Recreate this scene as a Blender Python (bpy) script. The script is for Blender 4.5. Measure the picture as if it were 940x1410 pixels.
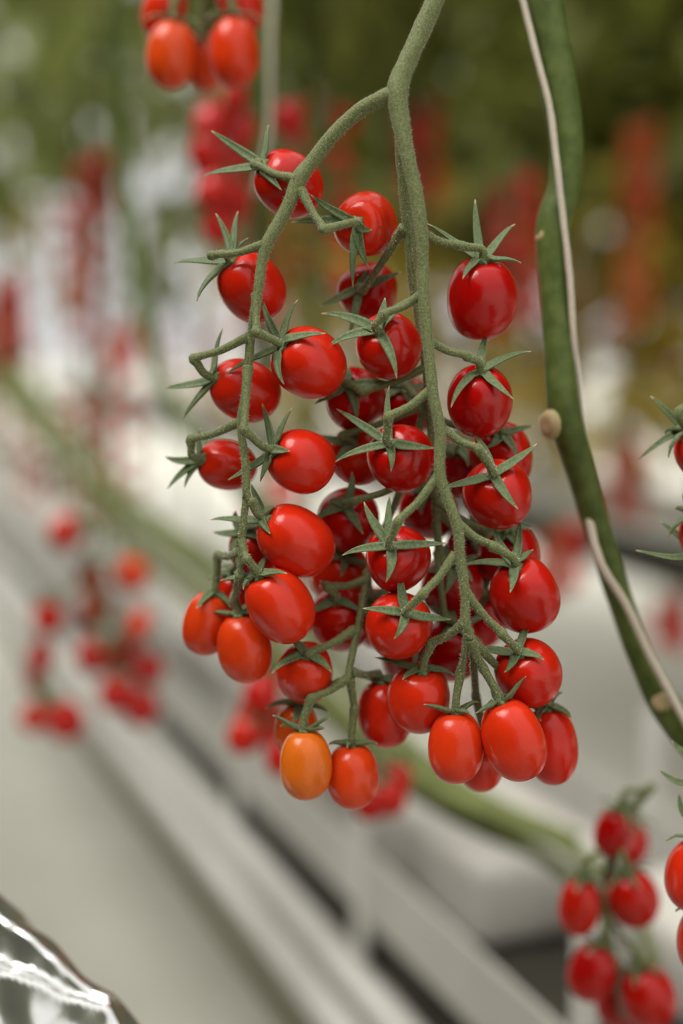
import bpy, bmesh, math, random
from mathutils import Vector, Matrix, Quaternion, noise

for o in list(bpy.data.objects):
    bpy.data.objects.remove(o)
scene = bpy.context.scene
COL = scene.collection

# ------------------------------------------------------------------ camera
TH = math.radians(8.0)
F = 50.0 / 36.0 * 1410.0                 # focal length in pixels of the 940x1410 frame
CAM = Vector((0, 0, 1.5))
FWD = Vector((0, math.cos(TH), -math.sin(TH)))
UP = Vector((0, math.sin(TH), math.cos(TH)))
RT = Vector((1, 0, 0))
D0 = 0.63                                # distance of the truss in focus
MPP = D0 / F                             # metres per pixel there
cam_d = bpy.data.cameras.new('camera')
cam_d.sensor_fit = 'VERTICAL'
cam_d.sensor_height = 36.0
cam_d.lens = 50.0
cam_d.clip_start = 0.02
cam_d.clip_end = 200
cam_d.dof.use_dof = True
cam_d.dof.focus_distance = D0 + 0.003
cam_d.dof.aperture_fstop = 2.1
cam = bpy.data.objects.new('camera', cam_d)
COL.objects.link(cam)
cam.location = CAM
cam.rotation_euler = (math.radians(90) - TH, 0, 0)
scene.camera = cam

# ------------------------------------------------------------------ sky, sun, exposure
world = bpy.data.worlds.new('overcast')
scene.world = world
world.use_nodes = True
wn = world.node_tree.nodes
wl = world.node_tree.links
wn.clear()
w_out = wn.new('ShaderNodeOutputWorld')
w_bg = wn.new('ShaderNodeBackground')
w_tc = wn.new('ShaderNodeTexCoord')
w_sep = wn.new('ShaderNodeSeparateXYZ')
w_rmp = wn.new('ShaderNodeValToRGB')
w_rmp.color_ramp.elements[0].position = 0.0
w_rmp.color_ramp.elements[0].color = (0.84, 0.83, 0.83, 1)
w_rmp.color_ramp.elements[1].position = 1.0
w_rmp.color_ramp.elements[1].color = (1.6, 1.58, 1.52, 1)
wl.new(w_tc.outputs['Generated'], w_sep.inputs[0])
wl.new(w_sep.outputs['Z'], w_rmp.inputs[0])
wl.new(w_rmp.outputs[0], w_bg.inputs[0])
wl.new(w_bg.outputs[0], w_out.inputs[0])
w_bg.inputs[1].default_value = 1.0

sun_d = bpy.data.lights.new('hazy_sun', 'SUN')
sun_d.energy = 3.2
sun_d.angle = math.radians(35)
sun_d.color = (1.0, 0.96, 0.9)
sun = bpy.data.objects.new('hazy_sun', sun_d)
COL.objects.link(sun)
sun.rotation_euler = Vector((0.6, 0.35, -1.1)).to_track_quat('-Z', 'Y').to_euler()

vs = scene.view_settings
vs.view_transform = 'Standard'
vs.look = 'None'
vs.gamma = 1.0
vs.use_curve_mapping = False
vs.exposure = 0.0


# ------------------------------------------------------------------ helpers
def P(px, py, d):
    """world point seen at pixel (px, py) of the photograph, d metres in front of the camera"""
    return CAM + d * (FWD + RT * ((px - 470) / F) + UP * ((705 - py) / F))


def PM(px, py, mm):
    return P(px, py, D0 + mm / 1000.0)


def V3(a):
    """photo-plane direction (right, down, away) to a world direction"""
    return (RT * a[0] - UP * a[1] + FWD * a[2]).normalized()


def link(name, me, mat=None, parent=None, kind=None):
    o = bpy.data.objects.new(name, me)
    COL.objects.link(o)
    if me is not None and mat is not None and not me.materials:
        me.materials.append(mat)
    if parent is not None:
        o.parent = parent
    if kind:
        o['kind'] = kind
    return o


def tag(o, label, cat, group=None):
    o['label'] = label
    o['category'] = cat
    if group:
        o['group'] = group
    return o


def empty(name, loc):
    o = bpy.data.objects.new(name, None)
    o.empty_display_size = 0.01
    o.location = loc
    COL.objects.link(o)
    return o


def mesh(name, vs_, fs, smooth=True, along=None):
    me = bpy.data.meshes.new(name)
    me.from_pydata([tuple(v) for v in vs_], [], fs)
    if smooth:
        me.polygons.foreach_set('use_smooth', [True] * len(me.polygons))
    if along is not None:
        at = me.attributes.new('along', 'FLOAT', 'POINT')
        at.data.foreach_set('value', along)
    me.update()
    return me


def spline(pts, n):
    """Catmull-Rom through tuples, n steps for each span"""
    out = []
    m = len(pts)
    for i in range(m - 1):
        p0 = pts[max(i - 1, 0)]
        p1 = pts[i]
        p2 = pts[i + 1]
        p3 = pts[min(i + 2, m - 1)]
        for k in range(n):
            t = k / n
            q = []
            for a, b, c, d in zip(p0, p1, p2, p3):
                q.append(0.5 * ((2 * b) + (-a + c) * t + (2 * a - 5 * b + 4 * c - d) * t * t
                                + (-a + 3 * b - 3 * c + d) * t ** 3))
            out.append(q)
    out.append(list(pts[-1]))
    return out


def tube_data(path, sides=10, vs_=None, fs=None, bump=0.0, seed=0):
    """path: [x, y, z, r] rows; returns verts, faces of a capped tube"""
    if vs_ is None:
        vs_, fs = [], []
    b = len(vs_)
    pts = [Vector(p[:3]) for p in path]
    nrm = None
    for i, p in enumerate(pts):
        t = (pts[min(i + 1, len(pts) - 1)] - pts[max(i - 1, 0)])
        if t.length < 1e-9:
            t = Vector((0, 0, 1))
        t.normalize()
        if nrm is None:
            nrm = t.orthogonal().normalized()
        else:
            nrm = (nrm - t * nrm.dot(t))
            nrm = nrm.normalized() if nrm.length > 1e-6 else t.orthogonal().normalized()
        bi = t.cross(nrm)
        r = path[i][3]
        for k in range(sides):
            a = 2 * math.pi * k / sides
            rr = r
            if bump:
                rr *= 1 + bump * noise.noise(p * 180 + Vector((math.cos(a), math.sin(a), seed)) * 0.9)
            vs_.append(p + (nrm * math.cos(a) + bi * math.sin(a)) * rr)
    n = len(pts)
    for i in range(n - 1):
        for k in range(sides):
            k2 = (k + 1) % sides
            fs.append((b + i * sides + k, b + i * sides + k2, b + (i + 1) * sides + k2, b + (i + 1) * sides + k))
    vs_.append(pts[0]); c0 = len(vs_) - 1
    vs_.append(pts[-1]); c1 = len(vs_) - 1
    for k in range(sides):
        k2 = (k + 1) % sides
        fs.append((c0, b + k2, b + k))
        fs.append((c1, b + (n - 1) * sides + k, b + (n - 1) * sides + k2))
    return vs_, fs


def tube(name, path, mat, parent=None, sides=10, bump=0.0, origin=None):
    vs_, fs = tube_data(path, sides, bump=bump)
    if origin is not None:
        vs_ = [v - origin for v in vs_]
    return link(name, mesh(name, vs_, fs), mat, parent)


def box_data(lo, hi, vs_, fs, M=None):
    b = len(vs_)
    for x in (lo[0], hi[0]):
        for y in (lo[1], hi[1]):
            for z in (lo[2], hi[2]):
                v = Vector((x, y, z))
                vs_.append(M @ v if M else v)
    for f in ((0, 1, 3, 2), (4, 6, 7, 5), (0, 4, 5, 1), (2, 3, 7, 6), (0, 2, 6, 4), (1, 5, 7, 3)):
        fs.append(tuple(b + i for i in f))


# ------------------------------------------------------------------ materials
def new_mat(name):
    m = bpy.data.materials.new(name)
    m.use_nodes = True
    nt = m.node_tree
    return m, nt, nt.nodes['Principled BSDF']


def ramp(nt, fac, stops):
    r = nt.nodes.new('ShaderNodeValToRGB')
    e = r.color_ramp.elements
    while len(e) < len(stops):
        e.new(0.5)
    for el, (p, c) in zip(e, stops):
        el.position = p
        el.color = (*c, 1)
    nt.links.new(fac, r.inputs[0])
    return r.outputs[0]


def noise_tex(nt, scale, detail=3, coord='Object'):
    tc = nt.nodes.new('ShaderNodeTexCoord')
    n = nt.nodes.new('ShaderNodeTexNoise')
    n.inputs['Scale'].default_value = scale
    n.inputs['Detail'].default_value = detail
    nt.links.new(tc.outputs[coord], n.inputs['Vector'])
    return n.outputs['Fac']


def mix(nt, fac, a, b, mode='MIX'):
    m = nt.nodes.new('ShaderNodeMix')
    m.data_type = 'RGBA'
    m.blend_type = mode
    for s, v in ((m.inputs[0], fac), (m.inputs[6], a), (m.inputs[7], b)):
        if isinstance(v, (float, int)):
            s.default_value = v
        elif isinstance(v, tuple):
            s.default_value = (*v, 1)
        else:
            nt.links.new(v, s)
    return m.outputs[2]


def plain(name, c1, c2, scale, rough=0.6, bump=0.0, bscale=None, spec=0.5, sheen=0.0):
    m, nt, p = new_mat(name)
    f = noise_tex(nt, scale)
    nt.links.new(ramp(nt, f, [(0.3, c1), (0.7, c2)]), p.inputs['Base Color'])
    p.inputs['Roughness'].default_value = rough
    p.inputs['Specular IOR Level'].default_value = spec
    if sheen:
        p.inputs['Sheen Weight'].default_value = sheen
    if bump:
        b = nt.nodes.new('ShaderNodeBump')
        b.inputs['Strength'].default_value = bump
        b.inputs['Distance'].default_value = 0.001
        nt.links.new(noise_tex(nt, bscale or scale * 4), b.inputs['Height'])
        nt.links.new(b.outputs[0], p.inputs['Normal'])
    return m


def tomato_mat():
    m, nt, p = new_mat('tomato_skin')
    at = nt.nodes.new('ShaderNodeAttribute')
    at.attribute_type = 'OBJECT'
    at.attribute_name = 'ripe'
    base = ramp(nt, at.outputs['Fac'], [(0.0, (0.40, 0.0012, 0.001)), (0.12, (0.45, 0.002, 0.0015)), (0.38, (0.68, 0.022, 0.005)),
                                        (0.7, (0.74, 0.065, 0.008)), (1.0, (0.76, 0.18, 0.012))])
    tc = nt.nodes.new('ShaderNodeTexCoord')
    sp = nt.nodes.new('ShaderNodeSeparateXYZ')
    nt.links.new(tc.outputs['Object'], sp.inputs[0])
    tipf = nt.nodes.new('ShaderNodeMapRange')
    tipf.inputs['From Min'].default_value = 0.0
    tipf.inputs['From Max'].default_value = 0.55
    tipf.inputs['To Max'].default_value = 0.2
    nt.links.new(sp.outputs['Z'], tipf.inputs[0])
    c = mix(nt, tipf.outputs[0], base, (0.66, 0.022, 0.005))
    c = mix(nt, 1.0, c, ramp(nt, noise_tex(nt, 3.0), [(0.3, (0.86, 0.8, 0.8)), (0.7, (1, 1, 1))]), 'MULTIPLY')
    nt.links.new(c, p.inputs['Base Color'])
    p.inputs['Roughness'].default_value = 0.2
    p.inputs['Specular IOR Level'].default_value = 0.38
    p.inputs['Coat Weight'].default_value = 0.0
    p.inputs['Coat Roughness'].default_value = 0.12
    p.inputs['Sheen Weight'].default_value = 0.008
    p.inputs['Sheen Roughness'].default_value = 0.35
    p.inputs['Sheen Tint'].default_value = (1, 0.75, 0.6, 1)
    p.inputs['Subsurface Weight'].default_value = 0.12
    p.inputs['Subsurface Radius'].default_value = (1.0, 0.15, 0.08)
    p.inputs['Subsurface Scale'].default_value = 0.006
    b = nt.nodes.new('ShaderNodeBump')
    b.inputs['Strength'].default_value = 0.06
    b.inputs['Distance'].default_value = 0.002
    nt.links.new(noise_tex(nt, 22, 4), b.inputs['Height'])
    nt.links.new(b.outputs[0], p.inputs['Normal'])
    return m


def sepal_mat():
    m, nt, p = new_mat('sepal_green')
    at = nt.nodes.new('ShaderNodeAttribute')
    at.attribute_name = 'along'
    g = ramp(nt, noise_tex(nt, 900), [(0.3, (0.065, 0.105, 0.036)), (0.7, (0.155, 0.205, 0.085))])
    tip = ramp(nt, at.outputs['Fac'], [(0.88, (0, 0, 0)), (0.97, (1, 1, 1))])
    c = mix(nt, tip, g, (0.48, 0.36, 0.20))
    nt.links.new(c, p.inputs['Base Color'])
    p.inputs['Roughness'].default_value = 0.65
    p.inputs['Sheen Weight'].default_value = 0.15
    p.inputs['Sheen Tint'].default_value = (0.85, 0.9, 0.7, 1)
    return m


M_TOM = tomato_mat()
M_SEP = sepal_mat()
M_STEM = plain('truss_stem_green', (0.06, 0.083, 0.022), (0.225, 0.25, 0.095), 1500, 0.62, 0.3, 2200, sheen=0.16, spec=0.35)
M_HAIR = plain('stem_hair', (0.58, 0.58, 0.44), (0.68, 0.66, 0.52), 50, 0.5)
M_VINE = plain('vine_green', (0.055, 0.085, 0.016), (0.11, 0.145, 0.035), 120, 0.5, spec=0.25)
M_LAID = plain('laid_stem_green', (0.09, 0.11, 0.022), (0.16, 0.19, 0.05), 60, 0.6)
M_SCAR = plain('leaf_scar', (0.44, 0.28, 0.16), (0.34, 0.33, 0.15), 300, 0.8)
M_TWINE = plain('twine', (0.52, 0.45, 0.35), (0.66, 0.6, 0.5), 900, 0.8, 0.5, 1500)
M_LEAF = plain('leaf_green', (0.11, 0.13, 0.018), (0.23, 0.25, 0.045), 14, 0.55)
def leafy(m):
    nt = m.node_tree
    p = nt.nodes['Principled BSDF']
    tr = nt.nodes.new('ShaderNodeBsdfTranslucent')
    mx = nt.nodes.new('ShaderNodeMixShader')
    mx.inputs[0].default_value = 0.4
    nt.links.new(p.inputs['Base Color'].links[0].from_socket, tr.inputs[0])
    nt.links.new(p.outputs[0], mx.inputs[1])
    nt.links.new(tr.outputs[0], mx.inputs[2])
    nt.links.new(mx.outputs[0], nt.nodes['Material Output'].inputs[0])


leafy(M_LEAF)
M_YOUNG_BACKLIT = plain('young_leaf_backlit', (0.20, 0.235, 0.06), (0.33, 0.37, 0.12), 14, 0.55)  # light young green, raised further to take in light from behind
leafy(M_YOUNG_BACKLIT)
M_OLD = plain('old_leaf', (0.38, 0.30, 0.03), (0.56, 0.43, 0.07), 12, 0.6)
leafy(M_OLD)
M_FLOOR = plain('white_ground_cloth', (0.56, 0.545, 0.465), (0.62, 0.61, 0.54), 2.5, 0.75)
M_SLAB = plain('white_slab_film', (0.52, 0.50, 0.45), (0.64, 0.62, 0.57), 9, 0.4)
M_GUT = plain('painted_gutter', (0.50, 0.49, 0.44), (0.6, 0.59, 0.55), 7, 0.45)
M_DARK = plain('dark_under_gutter', (0.02, 0.018, 0.012), (0.04, 0.035, 0.022), 8, 0.9)  # near black for the shade painted below the gutter; also the trough base
M_HOSE = plain('hose_olive', (0.06, 0.055, 0.02), (0.10, 0.09, 0.04), 40, 0.5)
M_PIPE = plain('pipe_paint', (0.58, 0.57, 0.52), (0.66, 0.65, 0.61), 6, 0.4)

# ------------------------------------------------------------------ setting: floor, gutters, rails
ROW_A = math.radians(21.4)
RD = Vector((-math.sin(ROW_A), math.cos(ROW_A), 0))        # direction in which the crop rows run
RN = Vector((math.cos(ROW_A), math.sin(ROW_A), 0))         # across the rows, away from the aisle
GZ = 0.98                                                  # top of the gutter in view


def on_z(px, py, z):
    v = FWD + RT * ((px - 470) / F) + UP * ((705 - py) / F)
    return CAM + v * ((z - CAM.z) / v.z)


ROW0 = on_z(455, 1115, GZ)                                  # a point on the aisle-side lip
ROW0 = ROW0 - RD * ROW0.dot(RD)                             # foot of the row line


def row_pt(off, t, z):
    """off metres across from the gutter lip, t metres along the row"""
    q = ROW0 + RN * off + RD * t
    return Vector((q.x, q.y, z))


def row_box(name, off0, off1, t0, t1, z0, z1, mat, parent=None, bev=0.0):
    vs_, fs = [], []
    c = row_pt((off0 + off1) / 2, (t0 + t1) / 2, (z0 + z1) / 2)
    M = Matrix((RN, RD, Vector((0, 0, 1)))).transposed()
    h = ((off1 - off0) / 2, (t1 - t0) / 2, (z1 - z0) / 2)
    box_data((-h[0], -h[1], -h[2]), h, vs_, fs, M)
    me = mesh(name, vs_, fs, False)
    if bev:
        bm = bmesh.new()
        bm.from_mesh(me)
        bmesh.ops.bevel(bm, geom=bm.edges[:], offset=bev, segments=3, affect='EDGES', profile=0.5)
        for f in bm.faces:
            f.smooth = True
        bm.to_mesh(me)
        bm.free()
    o = link(name, me, mat, parent)
    o.location = c if parent is None else c - parent.location
    return o


def big_floor():
    n = 40
    vs_, fs = [], []
    for i in range(n + 1):
        for j in range(n + 1):
            x, y = -30 + 60 * i / n, -25 + 65 * j / n
            vs_.append(Vector((x, y, 0)))
    for i in range(n):
        for j in range(n):
            a = i * (n + 1) + j
            fs.append((a, a + n + 1, a + n + 2, a + 1))
    o = link('floor', mesh('floor', vs_, fs), M_FLOOR)
    o['kind'] = 'structure'
    o['label'] = 'white woven ground cloth covering the greenhouse aisle'


big_floor()


def gutter_row(off, t0, t1, detail, tagtext):
    g = empty('growing_gutter', row_pt(off + 0.1, (t0 + t1) / 2, GZ - 0.1))
    tag(g, 'long pale metal growing gutter ' + tagtext, 'gutter')
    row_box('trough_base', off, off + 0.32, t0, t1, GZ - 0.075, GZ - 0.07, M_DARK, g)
    row_box('trough_lip', off - 0.004, off, t0, t1, GZ - 0.075, GZ - 0.005, M_GUT, g)
    row_box('trough_lip', off + 0.32, off + 0.324, t0, t1, GZ - 0.075, GZ - 0.005, M_GUT, g)
    row_box('shade_block', off + 0.01, off + 0.20, t0, t1, GZ - 0.20, GZ - 0.078, M_DARK, g, 0.03)  # dark box under the trough, standing in for the shade there
    if detail:
        t = t0 + 0.15
        while t < min(t1, 7):
            row_box('hanger_strap', off - 0.010, off - 0.004, t, t + 0.028, GZ - 0.11, GZ + 0.10, M_PIPE, g)
            row_box('hanger_strap', off + 0.325, off + 0.331, t, t + 0.028, GZ - 0.11, GZ + 0.10, M_PIPE, g)
            t += 0.42
    return g


def slabs(off, t0, t1, tagtext, group, shift=0.0):
    t = t0
    i = 0
    while t < t1:
        w = .05 if i else .05 + shift
        s = row_box('growing_bag', off + w, off + w + .16, t, t + 0.95, GZ - 0.069, GZ + 0.02, M_SLAB, None, 0.02)
        tag(s, 'white film wrapped growing bag lying in the gutter ' + tagtext, 'growing bag', group)
        t += 1.0
        i += 1


gutter_row(0.0, -0.6, 12, True, 'under the near vines')
TB = (on_z(650, 1235, GZ) - ROW0).dot(RD)
slabs(0.0, TB - .98, 8, 'under the near vines', 'bags of the near gutter', .095)
gutter_row(1.6, -0.6, 12, False, 'of the row behind')
slabs(1.6, -0.5, 8, 'of the row behind', 'bags of the second gutter')
gutter_row(-1.75, -3, 6, False, 'on the other side of the aisle')

# heating rail pipes along the aisle edge, on the floor stands
def rail(off, z, r, label):
    a, b = row_pt(off, -1.2, z), row_pt(off, 12, z)
    n = 10
    pts = [(*a.lerp(b, k / n), r) for k in range(n + 1)]
    o = tube('heating_pipe', pts, M_PIPE, None, 14)
    tag(o, label, 'pipe')


rail(-0.004, GZ - 0.150, 0.018, 'white heating pipe running along the aisle edge just below the gutter')
rail(-0.018, GZ - 0.202, 0.018, 'white heating pipe, lower one of two below the near gutter')
a_, b_ = row_pt(-0.036, -1.2, GZ - 0.244), row_pt(-0.036, 12, GZ - 0.244)
ho = tube('irrigation_hose', [(*a_.lerp(b_, k / 40), 0.011) for k in range(41)], M_HOSE, None, 10)
tag(ho, 'olive drain hose running along the aisle below the white pipes', 'hose')
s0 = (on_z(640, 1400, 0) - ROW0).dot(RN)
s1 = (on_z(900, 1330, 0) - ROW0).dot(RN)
ds = row_box('floor_shade_strip', s0, s1, -1.5, 12, 0.001, 0.006, M_DARK)  # shade on the floor, laid as a thin dark strip
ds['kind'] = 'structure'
ds['label'] = 'strip of floor beneath the growing gutter, painted dark as its shade'


def roof():
    """glazing bars of the greenhouse roof high above the rows"""
    vs_, fs = [], []
    for k in range(-8, 20):
        box_data((-30, k * 1.5 - .02, 4.55), (30, k * 1.5 + .02, 4.6), vs_, fs)
    for k in range(-7, 8):
        box_data((k * 3.2 - .03, -14, 4.5), (k * 3.2 + .03, 30, 4.55), vs_, fs)
    o = link('ceiling', mesh('ceiling', vs_, fs, False), M_GUT)
    o['kind'] = 'structure'
    o['label'] = 'white metal glazing bars of the greenhouse roof'


roof()

# ------------------------------------------------------------------ tomato fruit
def fruit_mesh(name, seg, rings, lobes, seed):
    vs_, fs = [], []
    rnd = random.Random(seed)
    ph = rnd.uniform(0, 6)
    for i in range(rings + 1):
        f = math.pi * i / rings
        cz = -math.cos(f)
        z = 0.5 * math.copysign(abs(cz) ** 0.93, cz)
        r = 0.5 * math.sin(f) ** 0.88 if 0 < i < rings else 0.0
        z += 0.055 * math.exp(-(f / 0.30) ** 2)                     # stem dimple
        r *= 1 + 0.05 * z
        if i in (0, rings):
            vs_.append(Vector((0, 0, z)))
            continue
        for k in range(seg):
            a = 2 * math.pi * k / seg
            q = 1 + 0.026 * lobes * math.cos(3 * a + ph) * math.sin(f) + 0.010 * lobes * math.cos(2 * a + 2 * ph)
            vs_.append(Vector((r * q * math.cos(a), r * q * math.sin(a), z)))
    for k in range(seg):
        k2 = (k + 1) % seg
        fs.append((0, 1 + k2, 1 + k))
        for i in range(rings - 2):
            a = 1 + i * seg
            fs.append((a + k, a + k2, a + seg + k2, a + seg + k))
        a = 1 + (rings - 2) * seg
        fs.append((len(vs_) - 1, a + k, a + k2))
    me = mesh(name, vs_, fs)
    me.materials.append(M_TOM)
    return me


FRUIT = [fruit_mesh('fruit', 40, 28, l, s) for l, s in ((0.5, 1), (1.0, 2), (1.5, 3))]
FRUIT_LO = fruit_mesh('fruit_far', 14, 10, 0.6, 5)


def sepal_mesh(pts, nrm, wmax):
    """pts: world path; nrm: outer side; a grooved, pointed, slightly folded strip with thickness"""
    vs_, fs, al = [], [], []
    n = len(pts)
    for i, p in enumerate(pts):
        t = i / (n - 1)
        tg = (pts[min(i + 1, n - 1)] - pts[max(i - 1, 0)]).normalized()
        sd = tg.cross(nrm)
        sd = sd.normalized() if sd.length > 1e-6 else tg.orthogonal().normalized()
        up = sd.cross(tg).normalized()
        w = wmax * 0.5 * (0.62 + 0.38 * math.sin(min(t / 0.35, 1) * math.pi / 2)) * (1 - t ** 1.7) ** 0.85
        w = max(w, 0.00016)
        th = 0.0005 * (1 - 0.7 * t)
        for u, h in ((-1, 0.30), (-0.5, 0.06), (0, -0.10), (0.5, 0.06), (1, 0.30)):
            vs_.append(p + sd * (w * u) + up * (w * h + th))
            al.append(t)
        for u, h in ((0.6, -0.05), (0, -0.42), (-0.6, -0.05)):
            vs_.append(p + sd * (w * u) + up * (w * h - th))
            al.append(t)
    for i in range(n - 1):
        for k in range(8):
            k2 = (k + 1) % 8
            fs.append((i * 8 + k, (i + 1) * 8 + k, (i + 1) * 8 + k2, i * 8 + k2))
    fs.append(tuple(range(8)))
    fs.append(tuple((n - 1) * 8 + k for k in reversed(range(8))))
    return mesh('sepal', vs_, fs, True, al)


def hub_mesh(C, ax, r):
    vs_, fs = [], []
    a1 = ax.orthogonal().normalized()
    a2 = ax.cross(a1)
    prof = [(1.0, 0.0005), (0.85, -0.0007), (0.55, -0.0016), (0.3, -0.0022)]
    S = 15
    for q, h in prof:
        for k in range(S):
            a = 2 * math.pi * k / S
            rr = r * q * (1 + 0.22 * q * math.cos(5 * a))
            vs_.append(C + (a1 * math.cos(a) + a2 * math.sin(a)) * rr + ax * h)
    vs_.append(C + ax * -0.0024)
    vs_.append(C + ax * 0.0012)
    for i in range(len(prof) - 1):
        for k in range(S):
            k2 = (k + 1) % S
            fs.append((i * S + k, i * S + k2, (i + 1) * S + k2, (i + 1) * S + k))
    for k in range(S):
        k2 = (k + 1) % S
        fs.append(((len(prof) - 1) * S + k, (len(prof) - 1) * S + k2, len(vs_) - 2))
        fs.append((k2, k, len(vs_) - 1))
    return mesh('calyx', vs_, fs, True, [0.0] * len(vs_))


def make_tomato(ctr, ax, D, L, ripe, tips, seed, mpp, label, group, cat='tomato'):
    """a tomato thing: fruit, calyx > sepals.  ctr world centre, ax world axis stem->tip; tips: list of pixel tips or None"""
    rnd = random.Random(seed)
    C = ctr - ax * (L * 0.5 * 0.90)
    root = empty('cherry_tomato', C)
    tag(root, label, cat, group)
    fr = link('fruit', FRUIT[seed % 3], M_TOM, root)
    fr.location = ctr - C
    fr.rotation_mode = 'QUATERNION'
    fr.rotation_quaternion = ax.to_track_quat('Z', 'Y') @ Quaternion((0, 0, 1), rnd.uniform(0, 6.28))
    fr.scale = (D, D, L)
    fr['ripe'] = ripe
    cal = link('calyx', None) if False else None
    hub = hub_mesh(Vector((0, 0, 0)) - ax * (L * 0.012), ax, 0.0033)
    cal = link('calyx', hub, M_SEP, root)
    a1 = ax.orthogonal().normalized()
    a2 = ax.cross(a1)
    tgt = []
    if tips:
        dC = (C - CAM).dot(FWD)
        for tp in tips:
            # tip lies near the plane square to the fruit's axis, bent back a little
            q = P(tp[0], tp[1], dC)
            if len(tp) > 2:
                q = P(tp[0], tp[1], dC + tp[2] / 1000.0)
            else:
                o = q - C
                az = ax.dot(FWD)
                dz = -o.dot(ax) / az if abs(az) > 0.25 else -o.dot(ax) * 2
                lim = 0.011
                dz = max(-lim, min(lim, dz * 0.75 - 0.001))
                q = P(tp[0], tp[1], dC + dz)
            tgt.append(q)
    else:
        n = 5
        ph = rnd.uniform(0, 6.28)
        for k in range(n):
            a = ph + 2 * math.pi * k / n + rnd.uniform(-0.25, 0.25)
            l = rnd.uniform(0.0125, 0.0175)
            tgt.append(C + (a1 * math.cos(a) + a2 * math.sin(a)) * l - ax * rnd.uniform(-0.003, 0.006))
    for q in tgt:
        o = q - C
        perp = o - ax * o.dot(ax)
        pd = perp.normalized() if perp.length > 1e-6 else a1
        l = o.length
        pts = []
        sg = rnd.uniform(-0.0022, 0.0022)
        side = pd.cross(ax)
        c1 = C + pd * l * 0.35 - ax * (0.0018 + rnd.uniform(0, 0.0012)) + side * sg
        c2 = C + o * 0.72 - ax * rnd.uniform(0.0005, 0.003) + side * sg * 1.2
        for k in range(12):
            t = k / 11
            b = (C * (1 - t) ** 3 + c1 * 3 * t * (1 - t) ** 2 + c2 * 3 * t * t * (1 - t) + q * t ** 3)
            # keep it outside the fruit
            v = b - ctr
            z = v.dot(ax)
            rv = v - ax * z
            e = math.sqrt((z / (L / 2)) ** 2 + (rv.length / (D / 2)) ** 2)
            lim = 1.05
            if e < lim and t > 0.15:
                b = ctr + v * (lim / max(e, 1e-3))
            pts.append(b - C)
        me = sepal_mesh(pts, -ax, rnd.uniform(0.0046, 0.0057))
        link('sepal', me, M_SEP, cal)
    return root, C


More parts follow.
